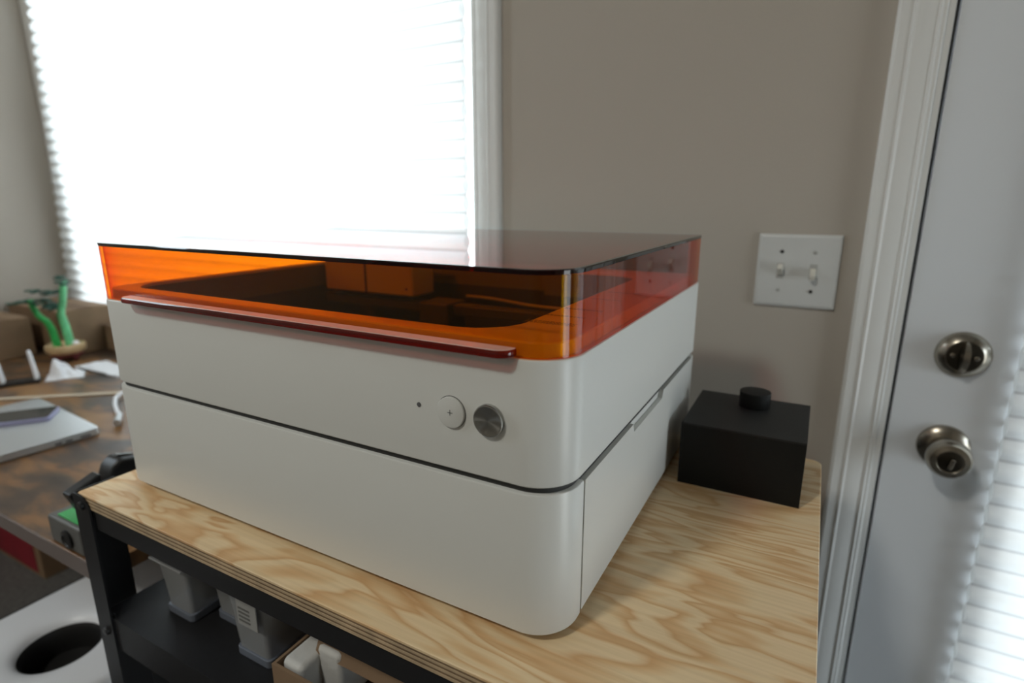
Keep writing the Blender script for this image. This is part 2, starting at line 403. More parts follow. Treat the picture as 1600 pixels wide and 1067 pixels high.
tr_local(MB().box(GX0, DY0+.02, GZ0, GX1, DY0+.024, GZ1), d1).build('pane', M['glass'], d1)
def part_at(mb, name, mats, parent, root, **k): return tr_local(mb, root).build(name, mats, parent, **k)
# deadbolt
cx, cz = .3305, .1025
ro = part_at(MB().lathe([(.0335,0),(.0335,.003),(.030,.0085),(.0225,.013),(.0215,.013)], 48, (cx, DY0, cz), '-y', True, True), 'deadbolt', M['brass'], d1, d1, smooth=30)
part_at(MB().lathe([(.0213,.0125),(.0213,.0140),(.020,.0145)], 40, (cx, DY0, cz), '-y'), 'deadbolt_face', M['brass_d'], ro, d1, smooth=30)
mb = MB(); rings = []
for k in range(13):
    u = -1 + k/6; r_ = max(.0016, .0078*math.sqrt(max(0, 1-u*u*.93))); h = .0150 + .0165*math.sqrt(max(0, 1-u*u*.97))
    rings.append([(cx-r_+.001*u, DY0-.0140, cz+u*.0225), (cx-r_*.5, DY0-h, cz+u*.0225), (cx+r_*.5, DY0-h, cz+u*.0225), (cx+r_+.001*u, DY0-.0140, cz+u*.0225)])
mb.loft(rings); part_at(mb, 'thumb_turn', M['brass'], ro, d1, smooth=40)
for s in (-1, 1):
    part_at(MB().lathe([(.0034,.0143),(.0034,.0158),(.0022,.0163)], 16, (cx+s*.0138, DY0, cz-.001*s), '-y'), 'screw_head', M['brass'], ro, d1, smooth=30)
# knob
cx, cz = .3285, -.040
ro = part_at(MB().lathe([(.0335,0),(.0335,.002),(.0325,.006),(.028,.010),(.020,.013),(.014,.014)], 48, (cx, DY0, cz), '-y'), 'door_knob', M['brass'], d1, d1, smooth=30)
kn = part_at(MB().lathe([(.0135,.012),(.0125,.022),(.0135,.028),(.020,.033),(.0262,.040),(.0280,.048),(.0272,.055),(.0235,.0605),(.0165,.0625),(.0150,.0615)], 48, (cx, DY0, cz), '-y'), 'knob', M['brass'], ro, d1, smooth=40)
part_at(MB().lathe([(.0148,.0600),(.0148,.0622),(.0135,.0628)], 32, (cx, DY0, cz), '-y'), 'knob_face', M['brass_d'], ro, d1, smooth=30)
mb = MB().box(-.0027, -.0052, -.0078, .0027, .0052, .0078)
part_o = mb.build('turn_button', M['brass'], ro, bevel=.001, loc=(cx-d1.location.x, DY0-.0665-d1.location.y, cz-d1.location.z), rot=(0, math.radians(14), 0))
part_at(MB().lathe([(.0030,.0088),(.0030,.0102)], 14, (cx-.0255, DY0+.0005, cz+.004), '-y'), 'screw_head', M['brass'], ro, d1)

# light switch
ls = tag(empty('light_switch', (.0464+.058, WALL, .2668-.057)), 'white double toggle light switch plate on the taupe wall', 'light switch')
LX, LZ = .058, .057
rg = lambda k, d: [(-LX+k, -d, -LZ+k), (LX-k, -d, -LZ+k), (LX-k, -d, LZ-k), (-LX+k, -d, LZ-k)]
MB().loft([rg(0, 0), rg(0, .0035), rg(.0012, .0050), rg(.0045, .0064)]).build('cover_plate', M['plate'], ls)
for s, up in ((-1, 1), (1, -1)):
    x = s*.0232
    MB().box(x-.0052, -.00655, -.0122, x+.0052, -.0060, .0122).build('toggle_slot', M['screw'], ls)
    tg_ = MB().loft([[(-.0043,0,-.0090),(.0043,0,-.0090),(.0043,0,.0090),(-.0043,0,.0090)], [(-.0034,-.0150,-.0040),(.0034,-.0150,-.0040),(.0034,-.0150,.0040),(-.0034,-.0150,.0040)]])
    tg_.build('toggle', M['toggle'], ls, bevel=.0008, loc=(x, -.0062, .0018*up), rot=(math.radians(-24*up), 0, 0))
    for q in (1, -1):
        filled = (s < 0) == (q > 0)
        MB().lathe([(.0028,.0060),(.0028,.0072),(.0020,.0076)], 16, (x, 0, q*.0302), '-y').build('screw', M['blk' if filled else 'screw'], ls, smooth=30)

# ------------------------------------------------------------------ plywood work table on a black steel frame
TZ = -.006; TX0, TX1, TY0, TY1 = -.583, .166, -.0425, .452
tb = tag(empty('work_table', ((TX0+TX1)/2, (TY0+TY1)/2, FLOOR)), 'black steel work table with a pale plywood top', 'table')
def tp(mb, name, mat, parent=None, **k): return tr_local(mb, tb).build(name, mat, parent or tb, **k)
tk = .0158
top = tp(MB().loft([at_z(rrect(TX0, TY0, TX1, TY1, [.003,.003,.012,.003], 6), TZ-tk*.16), at_z(rrect(TX0, TY0, TX1, TY1, [.003,.003,.012,.003], 6), TZ-.0006), at_z(rrect(TX0+.0006, TY0+.0006, TX1-.0006, TY1-.0006, [.003,.003,.012,.003], 6), TZ)]), 'table_top', M['pine'])
zs = [.16, .30, .42, .56, .70, .84, 1.0]
for i in range(6):
    ins = .0004 if i % 2 == 0 else .0
    tp(MB().loft([at_z(rrect(TX0+ins, TY0+ins, TX1-ins, TY1-ins, [.003,.003,.012,.003], 6), TZ-tk*zs[i+1]), at_z(rrect(TX0+ins, TY0+ins, TX1-ins, TY1-ins, [.003,.003,.012,.003], 6), TZ-tk*zs[i])]), 'ply', M['ply_b' if i % 2 == 0 else 'ply_a'], top)
ZB = TZ - tk
BH = .024
tp(MB().box(TX0+.03, TY0+.001, ZB-BH, TX1-.004, TY0+.0035, ZB).box(TX0+.03, TY0+.001, ZB-.002, TX1-.004, TY0+.03, ZB), 'front_rail', M['frame'])
tp(MB().box(TX0+.03, TY1-.0035, ZB-BH, TX1-.004, TY1-.001, ZB), 'back_rail', M['frame'])
tp(MB().box(TX0+.001, TY0+.01, ZB-BH, TX0+.0035, TY1-.01, ZB), 'side_rail', M['frame'])
tp(MB().box(TX1-.0035, TY0+.01, ZB-BH, TX1-.001, TY1-.01, ZB), 'side_rail', M['frame'])
def leg(xc, yc, sx, sy, tall):
    """angle-iron leg: corner at (xc, yc), flanges towards sx and sy; rounded shoulder at the top of the tall ones"""
    mb = MB(); fw, th = .032, .0022
    ztop = TZ - .0005 if tall else ZB
    pr = [(0, FLOOR), (fw, FLOOR)] + [(fw - .020*(1-math.cos(t)), ztop - .020 + .020*math.sin(t)) for t in [math.pi/2*k/8 for k in range(9)]] + [(0, ztop)]
    mb.loft([[(xc+sx*u, yc, z) for u, z in pr], [(xc+sx*u, yc+sy*th, z) for u, z in pr]])
    mb.box(min(xc, xc+sx*th), min(yc+sy*th, yc+sy*.045), FLOOR, max(xc, xc+sx*th), max(yc+sy*th, yc+sy*.045), ztop if tall else ZB)
    return mb
lg = [tp(leg(TX0-.0055, TY0-.0028, 1, 1, True), 'leg', M['frame']), tp(leg(TX1-.006, TY0-.0028, -1, 1, False), 'leg', M['frame']),
      tp(leg(TX0-.0055, TY1+.0005, 1, -1, False), 'leg', M['frame']), tp(leg(TX1-.006, TY1+.0005, -1, -1, False), 'leg', M['frame'])]
SH = -.167
tp(MB().box(TX0+.002, TY0+.0025, SH-.003, TX1-.008, TY1-.004, SH), 'shelf', M['frame'])
tp(MB().box(TX0+.028, TY0, SH-.042, TX1-.03, TY0+.0022, SH+.0015), 'shelf_lip', M['frame'])
for z in (-.018, -.034, -.186):
    if z == -.034: continue
    tp(MB().lathe([(.0052,0),(.0052,.0016),(.0045,.0030),(.0020,.0034)], 18, (TX0+.0125, TY0-.0028, z), '-y'), 'bolt', M['blk'], lg[0], smooth=30)

# ------------------------------------------------------------------ laser cutter
W_, D_ = .562, .446; Z1, Z2, Z3 = .122, .2152, .2747; R_ = .034
lc = tag(empty('laser_cutter', (-W_/2, D_/2, TZ)), 'white desktop laser cutter with a transparent orange lid on the table', 'laser cutter')
def lp(mb, name, mat, parent=None, **k): return tr_local(mb, lc).build(name, mat, parent or lc, **k)
def outl(i, r=R_, seg=14): 
    rb = .012
    return rrect(-W_+i, i, -i, D_-i, [max(r-i,.002), max(r-i,.002), max(rb-i,.002), max(rb-i,.002)], seg)
BT = Z1 - .0052
# base: front cover wraps the corners, the side panel lies in a recess behind it
def base_outl(i, rec=0.):
    seg = 14; o = outl(i, seg=seg)
    res = []
    for x, y in o:
        res.append((x, y))
    return res
PY0, PY1 = .0405, .427
o0 = []
for p in outl(0): o0.append(p)
# insert the recess on the right side (between the front-right and rear-right arcs)
def with_recess(i, dx):
    o = outl(i); n = 15
    return o[:2*n] + [(-i, PY0), (-i-dx, PY0), (-i-dx, PY1), (-i, PY1)] + o[2*n:]
base = lp(MB().loft([at_z(with_recess(.002, .005), 0), at_z(with_recess(0, .005), .002), at_z(with_recess(0, .005), BT-.0016), at_z(with_recess(.0005, .005), BT-.0005), at_z(with_recess(.0016, .005), BT)]), 'base', M['body'], smooth=35)
NY0, NY1, ND = .1665, .278, .0085
pt = BT - .0012
pan = [(PY0+.0030, .003), (PY1-.0018, .003), (PY1-.0018, pt), (NY1, pt), (NY1-.004, pt-ND), (NY0+.002, pt-ND), (NY0, pt), (PY0+.0030, pt)]
lp(MB().loft([[(-.0045, y, z) for y, z in pan], [(0, y, z) for y, z in pan]]), 'side_panel', M['body'], base)
lp(MB().loft([at_z(outl(.0042), BT-.002), at_z(outl(.0042), Z1+.001)], False, False), 'shadow_gap', M['groove'], base, smooth=35)
for x in (-.50, -.05):
    for y in (.05, .40):
        lp(MB().lathe([(.011, TZ), (.012, TZ+.003), (.012, .0005)], 20, (x, y, 0)), 'foot', M['blk'], base, smooth=30)
# upper body: outer skin, ledge, inner lip of the opening
OP = (-.546, .027, -.062, .392); OR = .040; ZD = .2255
def inner(i, z): return at_z(rrect(OP[0]-i, OP[1]-i, OP[2]+i, OP[3]+i, OR+i, 14), z)
lid_in = .0032
ub = lp(MB().loft([at_z(outl(.003), Z1), at_z(outl(.0008), Z1+.0004), at_z(outl(0), Z1+.0014), at_z(outl(0), Z2-.0022), at_z(outl(.0007), Z2-.0007), at_z(outl(.0024), Z2), at_z(outl(.0066), Z2), at_z(outl(.0068), ZD-.0010), at_z(outl(.0078), ZD), inner(.002, ZD), inner(.0005, ZD-.0006), inner(0, ZD-.002), inner(0, ZD-.004)], False, False), 'upper_body', M['body'], smooth=35)
lp(MB().loft([at_z(outl(.003), Z1), at_z(outl(.02), Z1)], False, False), 'underside', M['groove'], ub)
lp(MB().loft([inner(.0005, ZD-.004), inner(.0005, ZD-.036)], False, False), 'cavity_lit_band', M['litgrey'], ub, smooth=35)  # upper band of the same wall, its lit look put into the colour
lp(MB().loft([inner(.0005, ZD-.036), inner(.0005, .128)], False, False), 'cavity_wall', M['liner'], ub, smooth=35)
lp(MB().loft([inner(0, .126), inner(0, .128)]), 'cavity_floor', M['liner_floor'], ub)
lp(MB().box(OP[0]+.004, .312, .165, OP[2]-.004, .334, .179), 'gantry_rail', M['liner'], ub, bevel=.002)
hd = lp(MB().box(-.526, .300, .186, -.358, .350, .252), 'laser_head', M['grey'], ub, bevel=.004)
lp(MB().box(-.446, .2990, .187, -.443, .2999, .250), 'head_seam', M['groove'], hd)
lp(MB().lathe([(.0018,0),(.0018,.0006)], 12, (-.370, .3000, .197), '-y'), 'screw_head', M['groove'], hd)
lp(MB().box(-.350, .300, .140, -.300, .345, .182), 'air_pump', M['liner'], ub, bevel=.004)
cb = []
for k in range(25):
    u = k/24; cb.append((-.325 + .225*u, .385 - .012*u, .179 - .006*u + .0012*math.sin(u*9) - .012*max(0, u-.75)))
lp(MB().tube(cb, .0022, 8), 'pale_cable', M['grey'], ub, smooth=60)
lp(MB().box(OP[0]+.05, .392, .140, -.20, .394, .195), 'rear_cover', M['liner'], ub)
# printed warnings on the ledge by the front right corner: rows of fine marks
mb = MB()
def marks(x0, x1, y0, rows, dy):
    for r in range(rows):
        x = x0; y = y0 + r*dy
        while x < x1 - .001:
            L = random.uniform(.001, .0035); mb.add([(x, y, ZD+.00015), (min(x+L, x1), y, ZD+.00015), (min(x+L, x1), y+dy*.5, ZD+.00015), (x, y+dy*.5, ZD+.00015)], [(0, 1, 2, 3)]); x += L + .0009
marks(-.064, -.022, .066, 4, .0026); marks(-.060, -.024, .098, 2, .0024); marks(-.058, -.022, .130, 3, .0024); marks(-.056, -.024, .190, 2, .0024); marks(-.054, -.020, .235, 3, .0024)
pw = lp(mb, 'printed_warning', M['printing'], ub); pw['kind'] = 'stuff'
# lid
LT = .0034
lid = lp(MB().loft([at_z(outl(.0012), Z2+.0004), at_z(outl(.0012), Z3-LT-.0002), at_z(outl(.0012+.0035), Z3-LT-.0002), at_z(outl(.0012+.0035), Z2+.0004), at_z(outl(.0012), Z2+.0004)], False, False), 'lid', M['acrylic'], smooth=35)
lp(MB().loft([at_z(outl(.0042), Z3-LT), at_z(outl(.0042), Z3)]), 'lid_top', M['acrylic_top'], lid, smooth=35)
lp(MB().loft([at_z(outl(.0010), Z3-LT), at_z(outl(.0006), Z3-.0008), at_z(outl(.0012), Z3), at_z(outl(.0041), Z3), at_z(outl(.0041), Z3-LT), at_z(outl(.0010), Z3-LT)], False, False), 'lid_rim', M['acrylic_dark'], lid, smooth=35)
HX0, HX1, HP = -.490, -.0355, .0115
def lip_outl(i):
    q = rrect(HX0+i, -HP+i, HX1-i, .012, [.008, .011, .0005, .0005], 8)
    return [(x, min(y, .0008)) for x, y in q]
hl = lp(MB().loft([at_z(lip_outl(.0014), .2163), at_z(lip_outl(.0003), .2170), at_z(lip_outl(0), .2185), at_z(lip_outl(0), .2208), at_z(lip_outl(.0006), .2219)]), 'handle_lip', M['lip'], lid, smooth=40)
lp(MB().loft([at_z(lip_outl(.0008), .2220), at_z(lip_outl(.0012), .2225)]), 'lip_face', M['lip_top'], lid, smooth=40)
lp(MB().box(-W_+.016, D_-.0165, ZD+.0005, -.0165, D_-.0082, Z3-LT-.0006), 'hinge_cover', M['liner'], lid)
# controls on the front
lp(MB().lathe([(.0019,-.0002),(.0019,.0003),(.0012,.0004)], 16, (-.1182, 0, .1684), '-y'), 'indicator_light', M['led'], ub, smooth=40)
lp(MB().lathe([(.0124,-.0005),(.0124,.00015)], 40, (-.0886, 0, .1680), '-y'), 'button_gap', M['groove'], ub)
bt = lp(MB().lathe([(.0119,-.0005),(.0119,.0016),(.0116,.0021),(.0110,.0023)], 40, (-.0886, 0, .1680), '-y'), 'plus_button', M['body'], ub, smooth=30)
lp(MB().box(-.0886-.0022, -.00245, .16775, -.0886+.0022, -.00225, .16825).box(-.08885, -.00245, .1658, -.08835, -.00225, .1702), 'plus_mark', M['led'], bt)
kb = MB().lathe([(.0119,-.0005),(.0119,.0030),(.0115,.0036),(.0109,.0038),(.0104,.0036)], 56, (0, 0, 0), 'z')
ko = kb.build('metal_knob', M['steel'], ub, smooth=30, loc=(-.0563-lc.location.x, -.0000-lc.location.y, .1679-lc.location.z), rot=(math.pi/2, 0, 0))

# ------------------------------------------------------------------ black box with round knob behind the laser cutter
bx = tag(empty('black_box', (.0805, .3755, TZ)), 'matte black box with a round knob lid beside the laser cutter', 'box')
MB().box(-.0648, -.0648, 0, .0648, .0648, .0735).build('box_body', M['boxblk'], bx)
bl = MB().box(-.0648, -.0648, .0736, .0648, .0648, .0755).build('lid', M['boxtop'], bx)
MB().lathe([(.0178,.0756),(.0180,.0760),(.0180,.0942),(.0176,.0948),(.0165,.0950)], 40, (.003, .031, 0)).build('knob', M['boxblk'], bl, smooth=30)

# ------------------------------------------------------------------ desk and the things on it
DZ = -.13; DKX0, DKX1, DKY0, DKY1 = -2.125, -.618, -.024, .62
dk = tag(empty('desk', ((DKX0+DKX1)/2, (DKY0+DKY1)/2, FLOOR)), 'rustic brown wood desk under the bright window', 'desk')
tr_local(MB().box(DKX0, DKY0, DZ-.024, DKX1, DKY1, DZ), dk).build('desk_top', M['desk'], dk, bevel=.002)
tr_local(MB().box(DKX0, DKY0-.0012, DZ-.0235, DKX1, DKY0-.0001, DZ-.0006), dk).build('edge_band', M['deskedge'], dk)
for x in (DKX0+.03, DKX1-.05):
    for y in (DKY0+.12, DKY1-.05):
        tr_local(MB().box(x, y, FLOOR, x+.03, y+.03, DZ-.0242), dk).build('leg', M['frame'], dk)

lt = tag(empty('laptop', (-1.075, .205, DZ), math.radians(-5)), 'closed silver laptop lying on the brown desk', 'laptop')
MB().loft([at_z(rrect(-.312, -.221, 0, 0, .010, 6), .0015), at_z(rrect(-.312, -.221, 0, 0, .010, 6), .0095)]).build('base', M['alu'], lt, bevel=.001)
MB().loft([at_z(rrect(-.312, -.221, 0, 0, .010, 6), .0102), at_z(rrect(-.312, -.221, 0, 0, .010, 6), .0150), at_z(rrect(-.310, -.219, -.002, -.002, .009, 6), .0160)]).build('screen_lid', M['alu'], lt, bevel=.0005)
for y0, y1 in ((-.075, -.064), (-.058, -.047), (-.034, -.017)):
    MB().box(-.0005, y0, .0042, .0003, y1, .0072).build('port', M['blk'], lt)
for x in (-.30, -.02):
    for y in (-.21, -.02): MB().box(x, y, 0, x+.01, y+.01, .0015).build('foot_pad', M['blk'], lt)
ph = tag(empty('smartphone', (-1.196, .172, DZ+.0161), math.radians(52)), 'dark smartphone with lilac edges lying on the laptop', 'phone')
MB().loft([at_z(rrect(-.160, 0, 0, .075, .010, 6), 0), at_z(rrect(-.160, 0, 0, .075, .010, 6), .0085)]).build('case', M['lilac'], ph, bevel=.0012)
MB().loft([at_z(rrect(-.157, .003, -.003, .072, .008, 6), .0086), at_z(rrect(-.157, .003, -.003, .072, .008, 6), .0092)]).build('screen', M['phone'], ph)

def pt3(a, b_, n): return [tuple(a[i]+(b_[i]-a[i])*k/n for i in range(3)) for k in range(n+1)]
st = MB(); s1, s2 = Vector((-1.50, .198, DZ)), Vector((-1.17, .460, DZ)); dv = (s2-s1).normalized(); nv = Vector((-dv.y, dv.x, 0))*.006
st.loft([[s1-nv, s1+nv, s1+nv+Vector((0,0,.005)), s1-nv+Vector((0,0,.005))], [s2-nv, s2+nv, s2+nv+Vector((0,0,.005)), s2-nv+Vector((0,0,.005))]])
tag(st.build('ruler', M['ruler'], bevel=.001), 'long thin pale stick lying across the desk behind the laptop', 'ruler')

# bonsai made of toy bricks
bo = tag(empty('toy_bonsai', (-1.755, .452, DZ), math.radians(68)), 'green toy bonsai tree in a tan pot on a dark red stand', 'toy plant')
sd = MB().lathe([(.024,.012),(.036,.013),(.040,.018),(.037,.021)], 28).build('stand', M['redwood'], bo, smooth=40)
for k in range(4):
    t = math.radians(45+90*k); MB().box(-.006, -.006, 0, .006, .006, .0125).build('stand_foot', M['redwood'], sd, loc=(.027*math.cos(t), .027*math.sin(t), 0), bevel=.0015)
MB().lathe([(.030,.021),(.040,.023),(.047,.030),(.049,.040),(.047,.048),(.043,.050),(.041,.045),(.02,.042)], 32).build('pot', M['pot'], bo, smooth=40)
def bricktube(path, r, name, mat, parent):
    m = MB(); path = [Vector(p) for p in path]
    L = [0]
    for a, c in zip(path, path[1:]): L.append(L[-1] + (c-a).length)
    n = max(3, int(L[-1]/.012))
    def P(s):
        for i in range(len(L)-1):
            if s <= L[i+1]: u = (s-L[i])/(L[i+1]-L[i]); return path[i].lerp(path[i+1], u)
        return path[-1]
    pp, rr = [], []
    for k in range(n):      # stacked round bricks along the path
        for u, q in ((.02, .80), (.14, 1), (.86, 1), (.98, .80)): pp.append(P(L[-1]*(k+u)/n)); rr.append(r*q*(1-.30*k/n))
    m.tube(pp, rr, 12); return m.build(name, mat, parent, smooth=30)
bricktube([(.012,-.006,.042),(.008,-.004,.10),(.003,0,.140),(.012,0,.165),(.018,0,.195),(.022,0,.228)], .0115, 'trunk', M['green_l'], bo)
bricktube([(-.017,.006,.042),(-.023,.004,.095),(-.030,0,.118),(-.044,0,.134),(-.053,0,.160),(-.057,0,.182)], .0105, 'trunk', M['green'], bo)
random.seed(3)
for cx, cz, n, sx_, sz_ in ((-.066,.176,9,.034,.006), (-.030,.168,9,.024,.012), (-.012,.158,7,.016,.010), (.019,.226,8,.010,.018), (-.004,.196,6,.020,.006), (-.034,.204,4,.03,.005)):
    for k in range(n):
        x, y, z = cx+random.uniform(-sx_, sx_), random.uniform(-.022, .022), cz+random.uniform(-sz_, sz_)
        rz = random.uniform(0, 6.28)
        lf = MB(); L, wd = random.uniform(.017, .026), random.uniform(.008, .012)
        c, s_ = math.cos(rz), math.sin(rz); base_pts = [(-L/2,0),(-L/4,wd*.8),(L/8,wd),(L/2,0),(L/8,-wd),(-L/4,-wd*.8)]
        lf.loft([[(a*c-d*s_, a*s_+d*c, -.002 + .2*abs(d)) for a, d in base_pts], [(a*c-d*s_, a*s_+d*c, .002 + .2*abs(d)) for a, d in base_pts]])
        lf.build('leaf', M['leaf'], bo, loc=(x, y, z))
for a in ([(-.057,0,.176),(-.078,0,.178),(-.100,.004,.174)], [(.018,0,.196),(-.006,.002,.200),(-.034,.004,.203)], [(.003,0,.150),(-.016,.003,.160),(-.040,.004,.170)]):
    MB().tube(a, [.0035,.003,.0018], 8).build('twig', M['leaf'], bo, smooth=50)
MB().lathe([(.001,.0),(.006,.002),(.009,.007),(.006,.012),(.001,.014)], 16).build('white_stone', M['paper'], bo, loc=(.024, -.020, .044), smooth=60)

# cartons behind
def carton(name, x0, y0, z0, x1, y1, z1, label, mat='card'):
    r = tag(empty(name, ((x0+x1)/2, (y0+y1)/2, z0)), label, 'box')
    X, Y, H = (x1-x0)/2, (y1-y0)/2, z1-z0
    MB().box(-X, -Y, 0, X, Y, H).build('carton_body', M[mat], r, bevel=.002)
    MB().box(-X, -.0015, H, X, .0015, H+.0006).build('flap_seam', M['card_d'], r)
    MB().box(-X*.999, -.022, H+.0007, X*.999, .022, H+.0011).build('tape', M['card_d'], r)
    return r
carton('cardboard_box', -2.125, .470, DZ, -1.800, .615, .004, 'big brown cardboard box behind the green toy bonsai')
carton('cardboard_box', -1.795, .575, DZ, -1.20, .610, -.052, 'low brown cardboard box under the glowing window shade')
carton('cardboard_box', -2.10, .305, DZ, -1.91, .440, -.015, 'pale brown box at the left edge behind the clear stand', 'card')
# clear acrylic stand
sx, sy = -1.612, .284
ac = tag(empty('acrylic_stand', (sx, sy, DZ), math.radians(64)), 'clear acrylic stand with two uprights on a dark base', 'stand')
MB().loft([at_z(rrect(-.040, -.026, .040, .026, .004, 4), 0), at_z(rrect(-.040, -.026, .040, .026, .004, 4), .007)]).build('base', M['blk'], ac, bevel=.001)
for x in (-.033, .033):
    MB().loft([[(x-.004,-.016,.0072),(x+.004,-.016,.0072),(x+.004,.016,.0072),(x-.004,.016,.0072)], [(x-.0105,-.004,.080),(x-.0035,-.004,.080),(x-.0035,.012,.080),(x-.0105,.012,.080)]]).build('upright', M['paper'], ac, bevel=.002)
MB().box(-.028, .0185, .0072, .028, .0215, .050).build('back_plate', M['clear'], ac)
# dark gadget at the far left edge
dg = tag(empty('black_gadget', (-1.625, .205, DZ), math.radians(-14)), 'black device with a silver rim at the left edge of the desk', 'gadget')
MB().loft([at_z(rrect(-.09, -.026, .045, .026, .008, 5), 0), at_z(rrect(-.09, -.026, .045, .026, .008, 5), .022)]).build('shell', M['blk'], dg, bevel=.002)
MB().tube([(.049,-.026,.012),(.051,0,.014),(.049,.026,.012)], .0035, 8).build('silver_rim', M['alu'], dg, smooth=50)
# crumpled white paper
mb = MB(); N = 20; random.seed(5); rows = []
for i in range(N+1):
    row = []
    for j in range(N+1):
        u, v = i/N*2-1, j/N*2-1
        fold = .006*math.sin(9*u+4*v) + .004*math.sin(13*v-6*u+1)
        h = max(0, .046*math.exp(-((u+.30)**2*6 + v*v*2.5)) + .012*math.exp(-((u-.5)**2*5+v*v*3)) + fold*math.exp(-(u*u+v*v)*.8)) * (1-max(abs(u), abs(v))**6) + .0012
        row.append((u*.040 + .002*math.sin(7*v), v*.036 + .002*math.sin(6*u), h))
    rows.append(row)
vs = [q for r in rows for q in r]; K = N+1
fs = [(i*K+j, i*K+j+1, (i+1)*K+j+1, (i+1)*K+j) for i in range(N) for j in range(N)]
mb.add(vs, fs)
cp = tag(mb.build('crumpled_tissue', M['paper'], loc=(-1.575, .366, DZ), rot=(0, 0, math.radians(62)), smooth=70), 'crumpled white tissue on the desk in front of the bonsai', 'tissue')
so = cp.modifiers.new('thick', 'SOLIDIFY'); so.thickness = .0012; so.offset = 1
# loose papers
pp_ = tag(empty('paper_sheets', (-1.545, .452, DZ), math.radians(0)), 'flat stack of white papers on the desk beside the tissue', 'papers')
MB().box(-.10, -.030, 0, .10, .030, .004).build('sheet', M['paper'], pp_, rot=(0, 0, .04))
MB().box(-.085, -.024, .0045, .09, .030, .0060).build('sheet', M['paper'], pp_, rot=(0, 0, -.10))
MB().box(-.08, -.0345, .0002, .06, -.0335, .007).build('clip_edge', M['greyplas'], pp_)
# chrome cable clip near the laser cutter
cl = tag(empty('silver_hook', (-1.18, .29, DZ)), 'small curved silver hook lying on the desk beside the laser cutter', 'hook')
hp = [(-1.275,.350),(-1.250,.322),(-1.203,.297),(-1.156,.277),(-1.125,.266),(-1.083,.240)]
hq = [(a+1.18, c-.29, .010) for a, c in hp]
MB().tube([(hq[0][0]+.02, hq[0][1]+.015, .008)]+hq[:5], [.0035,.004,.004,.004,.004,.005], 10).build('hook_wire', M['paper'], cl, smooth=60)
MB().tube([hq[4], ((hq[4][0]+hq[5][0])/2, (hq[4][1]+hq[5][1])/2, .0095), hq[5]], [.0065,.0075,.0065], 12).build('hook_tip', M['alu'], cl, smooth=60)

# black bracket and green-topped caddy squeezed between desk and table
br = tag(empty('black_bracket', (-.69, .03, DZ)), 'black plastic bracket standing on the desk against the plywood table', 'bracket')
def slab(poly, x0, x1): return MB().loft([[(x0+.69, y-.03, z-DZ) for y, z in poly], [(x1+.69, y-.03, z-DZ) for y, z in poly]])
slab([(-.013,-.053),(.027,-.039),(.0315,DZ),(.018,DZ),(.0165,-.0795),(-.003,-.083)], -.705, -.685).build('plate', M['blk'], br, bevel=.003)
slab([(.034,DZ),(.033,-.053),(.040,-.036),(.052,-.026),(.076,-.033),(.080,DZ)], -.715, -.680).build('clamp', M['blk'], br, bevel=.006)
slab([(.0535,-.0250),(.074,-.0315),(.074,-.030),(.0535,-.0235)], -.70, -.69).build('clamp_plate', M['greyplas'], br)
gc = tag(empty('grey_caddy', (-.700, -.002, DZ)), 'grey gadget with a bright green top behind the table leg', 'gadget')
MB().box(-.040, -.019, .0, .045, .017, .040).build('caddy_body', M['greyplas'], gc, bevel=.004)
MB().box(-.022, -.013, .0402, .043, .015, .0420).build('green_top', M['grn'], gc)
MB().lathe([(.013,.0),(.013,.003),(.009,.004),(.007,.002)], 24, (.010, -.019, .017), '-y').build('dial', M['blk'], gc, smooth=30)

# ------------------------------------------------------------------ on the lower shelf
def tub(x0, x1, y0, y1, h, label, sticker=False):
    cx, cy = (x0+x1)/2, (y0+y1)/2; t = tag(empty('plastic_tub', (cx, cy, SH)), label, 'tub', 'clear tubs on the lower shelf')
    X, Y = (x1-x0)/2, (y1-y0)/2; g = .006
    MB().loft([at_z(rrect(-X, -Y, X, Y, .006, 4), .0003), at_z(rrect(-X, -Y, X, Y, .006, 4), .010)]).build('lid', M['tublid'], t, bevel=.001)
    A = at_z(rrect(-X+.002, -Y+.002, X-.002, Y-.002, .006, 4), .0104); B = at_z(rrect(-X-g+.002, -Y-g+.002, X+g-.002, Y+g-.002, .006, 4), h)
    MB().loft([A, B], False, True).build('tub_wall', M['tub'], t, smooth=40)
    MB().box(-X*.6, -Y*.5, .0106, X*.5, Y*.6, h*.35).build('tub_contents', M['greyplas'], t, bevel=.003)
    if not sticker: MB().tube([(-X-g, -Y-g-.001, h*.72), (X+g, -Y-g-.001, h*.72)], .0016, 6).build('rib', M['tub'], t)
    if sticker:
        sk = MB().box(-X*.15, -Y-g-.0022, h*.50, X*.98, -Y-g-.0012, h*.93).build('sticker', M['grey'], t)
        for k in range(4): MB().box(-X*.05, -Y-g-.0025, h*(.68-.045*k), X*.60, -Y-g-.0023, h*(.70-.045*k)).build('print_line', M['greyplas'], sk)
    return t
tub(-.516, -.466, -.002, .10, .105, 'leftmost frosted clear tub on the lower shelf beside the table leg')
tub(-.452, -.398, .020, .12, .105, 'middle frosted clear tub set back on the lower shelf')
tub(-.382, -.328, -.005, .10, .108, 'frosted clear tub with a printed sticker beside the cardboard box', True)
